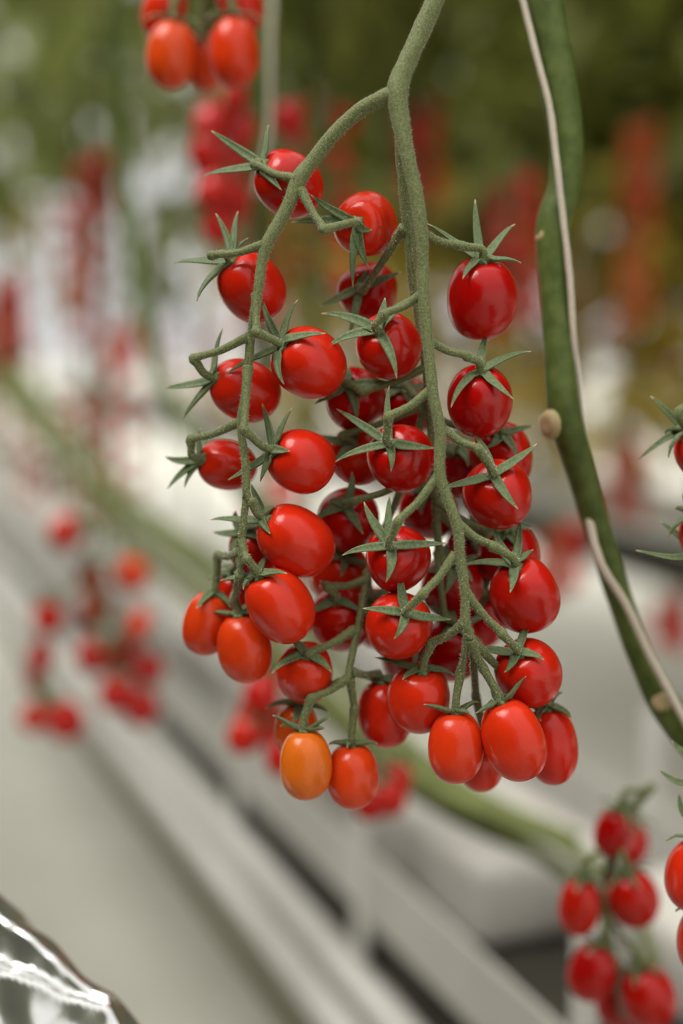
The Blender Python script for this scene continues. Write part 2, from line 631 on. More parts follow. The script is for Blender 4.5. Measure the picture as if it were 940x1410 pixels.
# ------------------------------------------------------------------ the truss in focus
# id: cx, cy, depth mm, D px, L px, axis(right, down, away), attach(px, py, mm), knuckle(px, py), sepal tips, ripe
SO = 'on the short arched branch of the focused truss'
TOM = [
 # short arched branch
 ('L1', 397, 253, 26, 88, 100, (.72, .42, .55), (408, 247, 3), (350, 226), [(291, 180), (370, 172), (280, 243), (388, 262)], .22,
  'topmost red tomato, half hidden behind the fork of the arched branch'),
 ('L2', 346, 396, 26, 88, 103, (.55, .66, .5), (362, 338, 4), (291, 352), [(297, 294), (328, 291), (240, 362), (271, 415), (342, 328)], .3,
  'red tomato behind the arched branch, second down, calyx turned outward'),
 ('L3', 425, 500, 14, 96, 106, (.72, .42, .55), (352, 405, 2), (353, 457), [(363, 412), (410, 413), (448, 459), (312, 516), (391, 529)], .35,
  'bright red tomato before the arched branch, pale green star calyx, above two alike'),
 ('L4', 337, 537, 30, 84, 102, (.82, .30, .48), (341, 465, 6), (266, 494), [(307, 452), (228, 535), (253, 576), (300, 500)], .33,
  'red tomato crossed by the thin arched branch, its stalk bent in a V'),
 ('L5', 414, 635, 16, 88, 96, (.80, .30, .52), (341, 505, 7), (336, 592), [(361, 556), (402, 562), (399, 621), (314, 661), (358, 663)], .36,
  'plump bright red tomato below the bend of the arched branch, shoulder to the aisle'),
 ('L6', 312, 640, 44, 70, 84, (.80, .18, .55), (330, 582, 10), (262, 606), [(228, 628), (231, 673), (254, 671), (276, 590)], .36,
  'small soft red tomato poking out behind the arched branch'),
 ('L7', 407, 744, 16, 92, 116, (.72, .52, .40), (338, 680, 8), (346, 690), [(290, 716), (345, 664), (380, 697), (372, 735)], .40,
  'long tilted red plum tomato with a bright diagonal highlight'),
 ('L8', 385, 834, 16, 88, 112, (.50, .78, .36), (332, 745, 10), (340, 770), [(303, 800), (372, 762), (395, 790), (335, 812)], .45,
  'long red plum tomato hanging just under the tilted one'),
 ('L9', 285, 858, 48, 68, 90, (-.22, .92, .2), (331, 760, 12), (300, 765), [(270, 838), (318, 838), (300, 806)], .62,
  'orange red tomato at the tip of the arched branch, outermost and blurred'),
 ('L10', 337, 892, 36, 76, 98, (.16, .96, .16), (330, 790, 12), (322, 825), [(286, 842), (345, 832), (365, 850)], .60,
  'orange red tomato hanging straight down beside the outermost one'),
 # between the branches
 ('M1', 503, 309, 22, 88, 92, (.28, -.14, .93), (414, 262, 3), (446, 316), [(428, 268), (401, 306), (512, 316), (486, 396), (508, 368)], .42,
  'orange red tomato with a hooked calyx, highest between the two branches'),
 ('M2', 506, 402, 52, 82, 88, (.24, .02, .95), (556, 313, 6), (499, 400), [(440, 422), (552, 374), (480, 466), (503, 372)], .05,
  'shaded dark red tomato behind a long diagonal stalk'),
 ('M3', 535, 476, 16, 90, 95, (.34, .34, .86), (581, 406, -6), (530, 432), [(442, 432), (449, 481), (546, 522), (530, 410), (578, 406)], .22,
  'red tomato with long drooping sepals beside the thick stem'),
 ('M5', 551, 630, 16, 92, 97, (.34, .36, .86), (594, 537, -6), (535, 574), [(463, 563), (536, 531), (599, 617), (462, 636), (538, 650)], .16,
  'round red tomato with an even five pointed green star, higher of two'),
 ('M8', 547, 768, 15, 90, 94, (.22, .36, .88), (603, 657, -6), (548, 718), [(501, 691), (537, 681), (615, 748), (471, 765), (531, 802)], .18,
  'round red tomato with an even five pointed green star, lower of two'),
 ('M9', 549, 861, 15, 92, 96, (-.14, .40, .88), (627, 764, -5), (582, 818), [(550, 784), (499, 838), (621, 853), (542, 880)], .34,
  'red tomato with dark narrow calyx arms, below the pair of green stars'),
 ('M10', 577, 961, 15, 88, 98, (-.06, .84, .50), (639, 858, -4), (594, 886), [(516, 905), (626, 931), (554, 936)], .42,
  'red plum tomato under a thick knuckled stalk, near the thick stem tip'),
 # outer side of the thick stem
 ('R1', 662, 411, 16, 98, 116, (.02, .84, .50), (582, 322, -6), (632, 338), [(654, 275), (709, 309), (717, 362), (637, 384), (587, 308)], .12,
  'deep red tomato hanging alone, highest outside the thick stem'),
 ('R2', 660, 552, 16, 90, 102, (.06, .74, .64), (590, 470, -6), (642, 490), [(671, 458), (731, 484), (707, 550), (621, 561)], .12,
  'deep red tomato with four spread sepals, second down outside the thick stem'),
 ('R3', 685, 680, 16, 95, 98, (.22, .52, .80), (607, 590, -6), (658, 618), [(652, 599), (739, 611), (713, 701), (604, 673)], .20,
  'red tomato outside the thick stem with one calyx arm reaching over that stem'),
 ('R4', 722, 818, 16, 96, 114, (.30, .72, .60), (630, 722, -6), (678, 752), [(680, 724), (716, 714), (734, 757), (634, 780), (702, 816)], .20,
  'large red tomato bulging furthest outward, two sepals standing up'),
 ('R5', 727, 926, 18, 92, 100, (.36, .60, .68), (640, 815, -6), (690, 872), [(741, 844), (749, 909), (642, 892), (694, 926)], .28,
  'red tomato with a fine vertical glint, above the lowest three'),
 ('R6', 627, 1028, 12, 76, 102, (.0, .98, .10), (645, 868, -4), (634, 926), [(583, 970, -4), (660, 968, 2), (648, 984, -8)], .52,
  'slim orange red tomato hanging straight down at the thick stem tip'),
 ('R7', 707, 1018, 8, 86, 118, (.34, .92, .10), (648, 880, -4), (664, 918), [(726, 930, -4), (655, 982, -6), (708, 972, 4), (676, 950, 6)], .46,
  'long slanting tomato with a pale ridge, lowest at the thick stem tip'),
 ('R8', 758, 1026, 34, 74, 112, (.14, .96, .2), (652, 885, 2), (722, 950), None, .30,
  'red tomato half hidden behind the long slanting lowest one'),
 ('R9', 662, 1048, 42, 64, 84, (.0, .98, .16), (650, 880, 6), (655, 960), None, .42,
  'orange red tomato tip peeping out between the two lowest fruits'),
 # tip of the thin rear branch
 ('T1', 420, 1052, 26, 73, 100, (.03, .99, .10), (478, 935, 26), (428, 962), [(375, 985, -4), (455, 990, -4), (448, 1004, -7), (385, 1000, 6)], .96,
  'orange half ripe tomato, the only clearly orange fruit of the focused truss'),
 ('T2', 485, 1068, 30, 74, 92, (.02, .99, .12), (482, 935, 27), (488, 975), [(452, 1026, -4), (520, 1024, -4), (478, 1030, -7)], .66,
  'orange red tomato hanging lowest on the thin rear branch beside the orange one'),
 ('T3', 408, 1005, 52, 60, 78, (-.1, .95, .3), (470, 940, 30), (420, 950), None, .8,
  'small orange shouldered tomato behind the orange one'),
 ('T4', 420, 926, 34, 80, 90, (-.05, .66, .75), (488, 868, 30), (424, 900), [(374, 928), (456, 926), (398, 880)], .45,
  'red tomato with dark calyx on the thin rear branch, above the orange one'),
 ('T5', 530, 982, 36, 76, 96, (.12, .95, .2), (484, 925, 28), (520, 928), [(490, 930), (555, 935), (540, 945)], .36,
  'red tomato hanging behind the gap between the two branch tips'),
 ('T6', 468, 852, 50, 84, 96, (.1, .6, .78), (503, 800, 34), (450, 808), [(420, 850), (500, 842), (440, 800)], .22,
  'shaded red tomato inside the truss beside the thin rear branch'),
]
DEEP = [
 ('D', 488, 548, 46, 84, 94, (.2, .3, .92), (590, 505, 24), (500, 540), [(434, 556), (560, 540), (490, 580), (480, 505)], .10),
 ('D', 492, 628, 56, 80, 90, (.2, .4, .9), (580, 560, 30), (470, 600), [(432, 598), (455, 640), (500, 590)], .32),
 ('D', 480, 716, 52, 86, 96, (.1, .4, .9), (560, 665, 38), (488, 690), [(431, 722), (500, 736), (484, 650), (452, 690)], .16),
 ('D', 468, 788, 66, 82, 92, (-.2, .5, .8), (510, 775, 38), (480, 770), None, .4),
 ('D', 350, 758, 50, 68, 84, (.3, .6, .7), (333, 720, 12), (340, 715), None, .25),
 ('D', 326, 822, 62, 62, 80, (.1, .8, .5), (331, 770, 14), (320, 785), None, .35),
 ('D', 690, 628, 52, 88, 98, (.1, .6, .75), (596, 575, 30), (655, 590), None, .18),
 ('D', 700, 762, 56, 84, 96, (.2, .6, .75), (600, 690, 36), (670, 735), None, .12),
 ('D', 634, 640, 62, 80, 92, (.2, .5, .8), (594, 600, 32), (620, 625), None, .1),
 ('D', 655, 760, 64, 84, 94, (.1, .6, .8), (600, 700, 36), (640, 740), None, .05),
 ('D', 622, 806, 58, 86, 96, (.0, .6, .8), (600, 720, 38), (610, 775), None, .04),
 ('D', 622, 893, 54, 84, 96, (.0, .7, .7), (602, 760, 40), (612, 850), None, .05),
 ('D', 590, 700, 66, 84, 92, (.1, .5, .8), (597, 650, 36), (590, 675), None, .05),
 ('D', 560, 560, 74, 80, 90, (.1, .5, .8), (586, 540, 28), (570, 545), None, .08),
 ('D', 520, 850, 80, 80, 90, (.1, .5, .8), (505, 790, 36), (512, 820), None, .12),
 ('D', 565, 905, 74, 80, 90, (.0, .7, .7), (500, 840, 32), (540, 870), None, .12),
 ('D', 660, 850, 76, 78, 90, (.0, .7, .7), (602, 760, 40), (640, 810), None, .04),
]
STEMS = {
 'main_stem': [(727, -222, 68, 14), (690, -175, 40, 13), (650, -122, 8, 13), (622, -62, -4, 13), (600, -5, -4, 13), (576, 52, -5, 13), (557, 92, -6, 13.5), (547, 126, -7, 15), (551, 165, -8, 13),
               (561, 215, -9, 11), (573, 268, -9, 10.5), (580, 322, -9, 11), (582, 365, -8, 10), (583, 408, -8, 11), (589, 472, -8, 10.5), (596, 540, -8, 10.5),
               (606, 595, -8, 10.5), (606, 655, -8, 10), (629, 724, -8, 10), (633, 765, -7, 9.5), (640, 815, -6, 9), (641, 856, -5, 8.5), (648, 880, -4, 6.5)],
 'rear_stem': [(552, 175, -4, 10), (554, 225, 0, 9.5), (558, 280, 4, 9), (564, 340, 9, 8.5), (568, 392, 14, 8), (577, 445, 20, 8), (588, 520, 25, 8),
               (593, 590, 31, 7.5), (597, 650, 35, 7), (601, 720, 38, 7), (603, 770, 40, 6)],
 'rear_branch': [(589, 520, 26, 7), (575, 600, 36, 7), (545, 690, 42, 7), (515, 760, 38, 7), (505, 800, 34, 7), (496, 850, 31, 7), (484, 905, 28, 7), (478, 940, 26, 6)],
 'arched_branch': [(549, 128, -7, 13), (524, 136, -5, 11), (490, 156, -1, 10.5), (455, 190, 2, 10.5), (427, 226, 4, 11), (411, 248, 4, 12.5), (394, 288, 4, 10.5),
                   (368, 334, 4, 10.5), (360, 364, 4, 9.5), (355, 402, 4, 9.5), (347, 452, 6, 8.5), (342, 496, 8, 8.5), (337, 545, 9, 7.5), (331, 585, 9, 7.5),
                   (338, 640, 9, 7.5), (338, 688, 9, 7), (333, 740, 11, 6.5), (330, 792, 13, 5)],
}


def solve_depth():
    """push fruits that would run into each other apart along the view ray"""
    rows = [list(r) for r in TOM] + [list(r) + ['deep'] for r in DEEP]
    for it in range(80):
        moved = False
        for i in range(len(rows)):
            for j in range(i):
                a, b = rows[i], rows[j]
                pa, pb = PM(a[1], a[2], a[3]), PM(b[1], b[2], b[3])
                d = pb - pa
                n = d.normalized()

                def rad(r):
                    ax = V3(r[6])
                    D, L = r[4] / 2 * MPP, r[5] / 2 * MPP
                    c = n.dot(ax)
                    s = (D0 + r[3] / 1000) / D0
                    return s / math.sqrt((c / L) ** 2 + (1 - c * c) / D ** 2)
                gap = d.length - (rad(a) + rad(b)) * 0.985
                if gap < 0:
                    moved = True
                    far, near = (a, b) if a[3] > b[3] else (b, a)
                    st = min(2.0, -gap * 1000 * 0.7 + 0.1)
                    far[3] += st * (0.85 if near[11] != 'deep' else 0.7)
                    if near[11] == 'deep' and near[3] > 30:
                        near[3] -= st * 0.1
        if not moved:
            break
    return rows


truss = empty('tomato_truss_stem', PM(600, -5, -4))
tag(truss, 'sharp hairy sage green truss stem forking into arched and straight branches', 'plant stem')
HAIRS_V, HAIRS_F = [], []
hr = random.Random(77)


def add_hairs(path, dens, ln=0.0013):
    pts = [Vector(p[:3]) for p in path]
    for i in range(len(pts) - 1):
        seg = pts[i + 1] - pts[i]
        if seg.length < 1e-7:
            continue
        t = seg.normalized()
        a1 = t.orthogonal().normalized()
        a2 = t.cross(a1)
        for _ in range(int(seg.length * dens + hr.random())):
            f = hr.random()
            a = hr.uniform(0, 6.2832)
            r = path[i][3] * (1 - f) + path[i + 1][3] * f
            nd = a1 * math.cos(a) + a2 * math.sin(a)
            b = pts[i] + seg * f + nd * r * 0.96
            dr = (nd + t * hr.uniform(-0.4, 0.4) + Vector((hr.uniform(-.3, .3), hr.uniform(-.3, .3), hr.uniform(-.3, .3)))).normalized()
            l = ln * hr.uniform(0.4, 1.25)
            s = dr.cross(t).normalized() * 0.00009
            k = len(HAIRS_V)
            HAIRS_V.extend((b - s, b + s, b + t * 0.00009, b + dr * l))
            HAIRS_F.extend(((k, k + 1, k + 3), (k + 1, k + 2, k + 3), (k + 2, k, k + 3)))


def stem_path(rows, n=6):
    return spline([(*PM(a, b, mm), r * MPP * (1.0 if b < 150 else max(.74, 1 - (b - 150) / 250 * .26))) for a, b, mm, r in rows], n)


for nm, rows in STEMS.items():
    p = stem_path(rows)
    tube(nm, p, M_STEM, truss, 14, 0.10, truss.location)
    add_hairs(p, 16000)


def make_pedicel(A, K, C, ax, parent, r=0.0021, hair=True):
    """stalk: flared where it leaves the stem, swollen at the knuckle, ending in the calyx"""
    E = C + ax * 0.0006
    l2 = (K - C).length
    pre = C - ax * min(0.006, l2 * 0.5)
    m1 = A.lerp(K, 0.12)
    m2 = A.lerp(K, 0.5) + Vector((0, 0, -0.001))
    rows = [(*A, r * 1.5), (*m1, r * 1.25), (*m2, r * 0.98), (*A.lerp(K, 0.88), r * 1.02), (*K, r * 1.35),
            (*K.lerp(pre, 0.35), r * 1.12), (*pre, r * 1.05), (*E, r * 1.3)]
    p = spline(rows, 4)
    tube('pedicel', p, M_STEM, parent, 10, 0.10, parent.location)
    if hair:
        add_hairs(p, 9000, 0.001)


ORD = {'on': 1}
for i, r in enumerate(solve_depth()):
    _id, cx, cy, mm, D, L, axs, at, kn, tips, ripe, lab = r
    ax = V3(axs)
    s = (D0 + mm / 1000.0) / D0
    ctr = PM(cx, cy, mm)
    deep = lab == 'deep'
    label = 'shaded red tomato deep inside the focused truss behind the front fruit' if deep else lab
    root, C = make_tomato(ctr, ax, D * MPP * s, L * MPP * s, ripe, tips, i + 3, MPP, label,
                          'tomatoes deep inside the focused truss' if deep else 'tomatoes of the focused truss')
    A = PM(*at)
    dC = (C - CAM).dot(FWD)
    dK = dC - max(-0.004, ax.dot(FWD)) * ((P(kn[0], kn[1], dC) - C).length + 0.003) * 0.8
    K = P(kn[0], kn[1], dK)
    make_pedicel(A, K, C, ax, truss, 0.0016 if deep else 0.00175, not deep)
me = mesh('fine_hairs', [v - truss.location for v in HAIRS_V], HAIRS_F, False)
link('fine_hairs', me, M_HAIR, truss, 'stuff')

# ------------------------------------------------------------------ nearby vines
def vine(name, rows, label, n=6, sides=12, group=None, mat=None):
    """rows: px, py, depth m, radius mm"""
    p = spline([(*P(a, b, d), r / 1000.0) for a, b, d, r in rows], n)
    o = empty(name, p[0][:3])
    tag(o, label, 'vine', group)
    tube('stem', p, mat or M_VINE, o, sides, 0.02, o.location)
    return o, p


def scar(parent, pt, nrm, r):
    vs_, fs = [], []
    a1 = nrm.orthogonal().normalized()
    a2 = nrm.cross(a1)
    for q, h in ((1.45, -0.6), (1.2, 0.0), (0.85, 0.2), (0.4, 0.14)):
        for k in range(12):
            a = 2 * math.pi * k / 12
            vs_.append(pt + (a1 * math.cos(a) + a2 * math.sin(a)) * r * q + nrm * r * h - parent.location)
    vs_.append(pt + nrm * r * 0.12 - parent.location)
    for i in range(3):
        for k in range(12):
            k2 = (k + 1) % 12
            fs.append((i * 12 + k, i * 12 + k2, (i + 1) * 12 + k2, (i + 1) * 12 + k))
    for k in range(12):
        fs.append((36 + k, 36 + (k + 1) % 12, 48))
    link('leaf_scar', mesh('leaf_scar', vs_, fs), M_SCAR, parent)['label'] = 'pale pinkish scar where a leaf was cut off'


vine1, _ = vine('tomato_vine', [(690, -600, .70, 8), (715, -350, .70, 8), (730, -180, .70, 8), (738, -80, .70, 8), (750, 0, .70, 8.5), (766, 100, .70, 9), (779, 190, .70, 8.5), (776, 255, .70, 8), (761, 314, .70, 8.6),
                                (763, 400, .70, 7.2), (770, 500, .70, 7.5), (777, 570, .70, 8), (800, 650, .71, 7.5), (826, 740, .72, 7),
                                (855, 830, .73, 6.5), (885, 910, .73, 7), (925, 985, .73, 8.5), (1000, 1075, .73, 9)],
                'thick green main vine stem wrapped by a strand of twine beside the focused truss')
scar(vine1, P(752, 585, .693), V3((-.85, .1, -.5)), 0.0052)
scar(vine1, P(742, 322, .697), V3((-.9, -.3, -.3)), 0.0030)
scar(vine1, P(911, 966, .722), V3((-.2, -.1, -.95)), 0.0040)
# the twine: comes down along one side, crosses the stem, passes behind, crosses again lower
p = spline([(*P(a, b, d), 0.0016 if b < 600 else 0.0022) for a, b, d in
            ((660, -600, .696), (685, -300, .693), (706, -60, .694), (722, 10, .694), (742, 90, .691), (757, 150, .690), (767, 230, .689), (775, 300, .690), (784, 380, .692),
             (790, 470, .696), (797, 540, .705), (803, 610, .715), (806, 670, .719), (812, 720, .712), (828, 778, .707), (860, 830, .709),
             (893, 900, .712), (925, 960, .714), (970, 1040, .715))], 6)
tw = tube('support_twine', p, M_TWINE, None, 8, 0.15)
tag(tw, 'pale beige support twine wound around the thick main vine stem', 'twine')

# stems laid down in a bundle along the row
bundle = [(-60, 450, 3.0, 12), (30, 555, 2.5, 11), (150, 690, 2.0, 10), (280, 800, 1.65, 9), (420, 935, 1.42, 9), (540, 1045, 1.28, 9), (650, 1115, 1.2, 9), (760, 1165, 1.14, 7), (850, 1240, 1.1, 5), (900, 1340, 1.08, 5)]
for k, (dx, dy, dd, lab) in enumerate(((0, -6, 0, 'green vine stem laid along the row, topmost of the bundle'),
                                       (-8, 16, .03, 'green vine stem laid along the row, lowest of the bundle'),
                                       (26, -16, .10, 'green vine stem laid along the row, at the back of the bundle'))):
    rows = [(a + dx + 9 * math.sin(i * 1.7 + k), b + dy + 9 * math.cos(i * 1.3 + 2 * k), d + dd, r) for i, (a, b, d, r) in enumerate(bundle)]
    vine('laid_vine_stem', rows[:len(rows) - k], lab, mat=M_LAID)

# upright stem behind the top tomatoes with its twine, and the curved one to its side
vine('tomato_vine', [(380, -450, 1.02, 7), (376, -220, 1.02, 7), (372, -80, 1.02, 7), (368, 40, 1.02, 7), (366, 150, 1.03, 7), (362, 260, 1.05, 7), (358, 360, 1.1, 7), (365, 520, 1.2, 7)],
     'blurred upright green vine stem behind the upper end of the arched branch')
tw = tube('support_twine', spline([(*P(a, b, d), 0.0018) for a, b, d in ((384, -450, 1.0), (378, -80, 1.0), (372, 60, 1.0), (370, 180, 1.01), (352, 270, 1.02))], 5), M_TWINE, None, 8)
tag(tw, 'blurred pale twine hanging beside the upright green stem', 'twine')
vine('tomato_vine', [(165, -350, 1.7, 8), (168, -80, 1.7, 8), (166, 60, 1.7, 8), (170, 200, 1.7, 8), (180, 320, 1.65, 9), (195, 430, 1.6, 9), (225, 530, 1.55, 9), (275, 610, 1.5, 9), (350, 690, 1.45, 9), (450, 790, 1.4, 9)],
     'blurred green vine stem that bends from upright down towards the row')


# ------------------------------------------------------------------ blurred neighbouring trusses
def calyx_small():
    vs_, fs, al = [], [], []
    for k in range(5):
        a = 2 * math.pi * k / 5
        d = Vector((math.cos(a), math.sin(a), 0))
        s = Vector((-d.y, d.x, 0))
        b = len(vs_)
        for t, w, z in ((0.0, .0022, -.001), (.35, .0022, -.003), (.75, .0014, -.002), (1.0, .0002, .001)):
            q = d * (t * .016)
            for u, h in ((-1, 0.0004), (0, -.0006), (1, 0.0004), (0, .0009)):
                vs_.append(q + s * (w * u) + Vector((0, 0, z + h)))
                al.append(t)
        for i in range(3):
            for j in range(4):
                j2 = (j + 1) % 4
                fs.append((b + i * 4 + j, b + i * 4 + j2, b + i * 4 + 4 + j2, b + i * 4 + 4 + j))
    me = mesh('calyx', vs_, fs, True, al)
    me.materials.append(M_SEP)
    return me


CALYX = calyx_small()
bg_count = [0]


def soft_tomato(ctr, ax, D, L, ripe, label, group, rnd, low=False, calyx=True):
    C = ctr - ax * (L * .46)
    root = empty('cherry_tomato', C)
    tag(root, label, 'tomato', group)
    q = ax.to_track_quat('Z', 'Y') @ Quaternion((0, 0, 1), rnd.uniform(0, 6.28))
    fr = link('fruit', FRUIT_LO if low else FRUIT[0], M_TOM, root)
    fr.location = ctr - C
    fr.rotation_mode = 'QUATERNION'
    fr.rotation_quaternion = q
    fr.scale = (D, D, L)
    fr['ripe'] = ripe
    if calyx:
        c = link('calyx', CALYX, M_SEP, root)
        c.rotation_mode = 'QUATERNION'
        c.rotation_quaternion = q
    bg_count[0] += 1
    return C


def bunch(stem_rows, toms, d, label, group, slabel, seed, grow=1.0):
    """stem_rows px,py,dd; toms px,py,dd mm,Dpx,Lpx,axis or None,ripe"""
    rnd = random.Random(seed)
    pts = [(*P(a, b, d + dd / 1000), 0.0028) for a, b, dd in stem_rows]
    sp = spline(pts, 5)
    st = empty('tomato_truss_stem', sp[0][:3])
    tag(st, slabel, 'plant stem')
    tube('main_stem', sp, M_STEM, st, 8, 0, st.location)
    for (px, py, dd, D, L, axs, ripe) in toms:
        dt = d + dd / 1000
        c = P(px, py, dt)
        ax = V3(axs or (rnd.uniform(-.3, .3), 1, rnd.uniform(-.3, .5)))
        C = soft_tomato(c, ax, D * grow * dt / F, L * grow * dt / F, ripe, label, group, rnd)
        A = min((Vector(q[:3]) for q in sp), key=lambda v: (v - (C - ax * .02 + Vector((0, 0, .008)))).length)
        K = C - ax * .009 + Vector((0, 0, .003))
        rows = spline([(*A, .0022), (*A.lerp(K, .5), .0019), (*K, .0024), (*(C + ax * .001), .0024)], 4)
        tube('pedicel', rows, M_STEM, st, 8, 0, st.location)


# top, just behind the focused truss
bunch([(374, -190, 215), (345, -185, 130), (305, -140, 20), (290, -90, 0), (285, -40, 0), (280, 0, 10), (278, 60, 20)],
      [(235, 75, 0, 68, 94, (-.1, .98, .1), .72), (322, 72, 0, 68, 98, (.05, .98, .1), .55), (226, 14, 20, 60, 84, (-.3, .9, .2), .45), (330, 2, 25, 62, 90, (.2, .95, .2), .3),
       (282, 85, 40, 56, 80, (0, 1, .1), .7)],
      .80, 'soft red tomato at the bottom of the bunch above the arched branch', 'bunch above the arched branch',
      'green truss stem of the bunch above the arched branch', 3)
bunch([(310, 110, 0), (300, 160, 0), (295, 220, 10), (300, 300, 10), (300, 360, 10)],
      [(290, 170, 0, 50, 64, None, .15), (330, 180, 20, 44, 58, None, .1), (285, 215, 0, 50, 64, None, .18), (318, 225, 20, 48, 60, None, .12), (293, 262, 0, 48, 60, None, .2), (322, 275, 15, 46, 60, None, .15),
       (300, 310, 10, 44, 58, None, .2), (398, 165, 40, 44, 56, None, .05), (318, 130, 10, 44, 56, None, .15)],
      1.16, 'dark red tomato in the very blurred bunch below the upper soft one', 'blurred bunch by the upright stem',
      'green truss stem of the very blurred bunch by the upright stem', 4)
# far left, hanging over the aisle floor
bunch([(130, 730, 20), (125, 790, 0), (135, 860, 0), (160, 920, 0), (180, 950, 10)],
      [(92, 733, 0, 42, 44, (-.7, .3, .5), .3), (180, 790, 0, 42, 44, (.7, .3, .5), .62), (126, 797, 20, 34, 44, None, .15), (190, 862, -10, 40, 30, (.9, .3, .3), .55),
       (132, 840, 30, 40, 44, None, .08), (130, 903, -10, 46, 40, (-.5, .6, .4), .12), (205, 920, 0, 36, 40, None, .06), (160, 955, -10, 44, 46, None, .2), (195, 975, 0, 42, 46, None, .15),
       (170, 900, 30, 40, 44, None, .05)],
      1.42, 'blurred red tomato of the bigger arm of the bunch hanging over the aisle floor', 'bigger arm of the bunch over the aisle',
      'thin stem of the bigger arm of the bunch hanging over the aisle floor', 5, 1.15)
bunch([(125, 790, 10), (80, 830, 10), (56, 880, 10), (52, 960, 10), (62, 975, 10)],
      [(66, 850, 0, 38, 44, None, .3), (56, 905, 10, 30, 42, None, .12), (48, 935, 20, 26, 36, None, .12), (47, 988, 0, 34, 36, (-.5, .8, .2), .35), (90, 992, -5, 48, 50, (.3, .9, .2), .22)],
      1.44, 'blurred red tomato of the slim arm of the bunch hanging over the aisle floor', 'slim arm of the bunch over the aisle',
      'thin stem of the slim arm of the bunch hanging over the aisle floor', 6, 1.15)
# below and behind the focused truss
bunch([(370, 900, 0), (375, 950, 0), (380, 1000, 0)],
      [(360, 955, 0, 50, 62, None, .18), (338, 1012, 0, 48, 58, (-.5, .8, .2), .3), (378, 1000, 10, 50, 62, None, .08), (388, 1040, 0, 48, 60, None, .15), (350, 985, 20, 50, 60, None, .15)],
      1.08, 'blurred red tomato low behind the orange half ripe one', 'blurred bunch behind the orange tomato',
      'thin stem of the blurred bunch behind the orange tomato', 7)
bunch([(520, 1020, 0), (525, 1060, 0)],
      [(535, 1098, 0, 48, 54, (.4, .8, .2), .22), (508, 1104, 0, 46, 54, None, .1), (545, 1075, 10, 44, 54, None, .12)],
      1.06, 'blurred red tomato low behind the tip of the thin rear branch', 'blurred tomatoes behind the thin branch tip',
      'thin stem of the blurred tomatoes behind the thin branch tip', 8)
# soft bunches between the arched branch and the far end of the row, and outside the thick stem
def soft_bunch(px, py, d, n, ripe, what, seed, spread=1.0):
    r = random.Random(seed)
    k = .030 / d * F                                   # apparent fruit width
    toms = []
    for i in range(n):
        toms.append((px + (-1) ** i * k * .55 * spread + r.uniform(-3, 3), py + i * k * .52, r.uniform(-15, 25), k * .95, k * 1.2, None, max(0, min(1, ripe + r.uniform(-.1, .15)))))
    bunch([(px, py - k * 1.2, 0), (px + 2, py, 0), (px, py + n * k * .26, 0), (px + 2, py + n * k * .5, 0)], toms, d,
          'blurred red tomato of the bunch ' + what, 'bunch ' + what, 'stem of the blurred bunch ' + what, seed)


soft_bunch(128, 225, 2.3, 6, .15, 'far along the row above the arched branch', 31)
soft_bunch(12, 395, 2.1, 8, .1, 'farthest along the row', 32)
soft_bunch(168, 452, 2.5, 6, .4, 'near the bend of the curved stem', 33)
soft_bunch(705, 255, 1.75, 12, .12, 'behind the topmost outer tomato of the thick stem', 34)
soft_bunch(880, 175, 2.6, 14, .72, 'upper one behind the twine wrapped stem', 35)
soft_bunch(870, 330, 2.4, 10, .97, 'orange one behind the twine wrapped stem', 36)
soft_bunch(768, 735, 1.9, 6, .2, 'low behind the twine wrapped stem', 37)
soft_bunch(862, 615, 2.6, 9, .35, 'faint one under the orange bunch', 38)
soft_bunch(925, 830, 2.2, 5, .2, 'beside the lower scar of the twine wrapped stem', 39)
soft_bunch(578, 150, 2.1, 9, .1, 'right behind the fork of the focused truss', 40)
# lower right bunch
bunch([(900, 1080, 0), (860, 1130, 0), (838, 1190, 5), (832, 1260, 10), (845, 1330, 15), (860, 1400, 20)],
      [(845, 1146, 0, 54, 74, (-.2, .9, .3), .06), (797, 1248, 0, 58, 84, (-.1, .95, .2), .26), (871, 1236, 0, 72, 84, (.3, .85, .3), .2), (815, 1337, 0, 66, 86, (-.25, .9, .2), .14),
       (891, 1372, 0, 78, 92, (.3, .9, .2), .18), (850, 1380, 40, 60, 80, None, .04), (868, 1160, 60, 50, 60, None, .2)],
      .84, 'soft red tomato of the bunch hanging low over the white growing bag', 'bunch low over the white growing bag',
      'green truss stem of the bunch hanging low over the white growing bag', 9)
# right edge: neighbour truss nearly in focus
bunch([(1010, 480, 0), (985, 620, 0), (970, 760, 0), (975, 900, 0), (985, 1050, 0), (990, 1150, 0)],
      [(972, 622, 0, 84, 96, (.6, .6, .4), .3), (978, 740, 0, 84, 96, (.5, .6, .4), .25), (958, 1205, -5, 84, 104, (-.1, .95, .2), .42), (975, 1296, 0, 86, 104, (0, .95, .2), .4)],
      .665, 'red tomato of the neighbouring truss beside the twine wrapped stem', 'neighbouring truss by the twine wrapped stem',
      'green stem of the neighbouring truss by the twine wrapped stem', 10)


def loose_sepal(rows, d, w, parent):
    pts = [P(a, b, d + dd / 1000) - parent.location for a, b, dd in rows]
    pts = [Vector(q) for q in spline([tuple(v) for v in pts], 4)]
    link('sepal', sepal_mesh(pts, -FWD + UP * .4, w), M_SEP, parent)


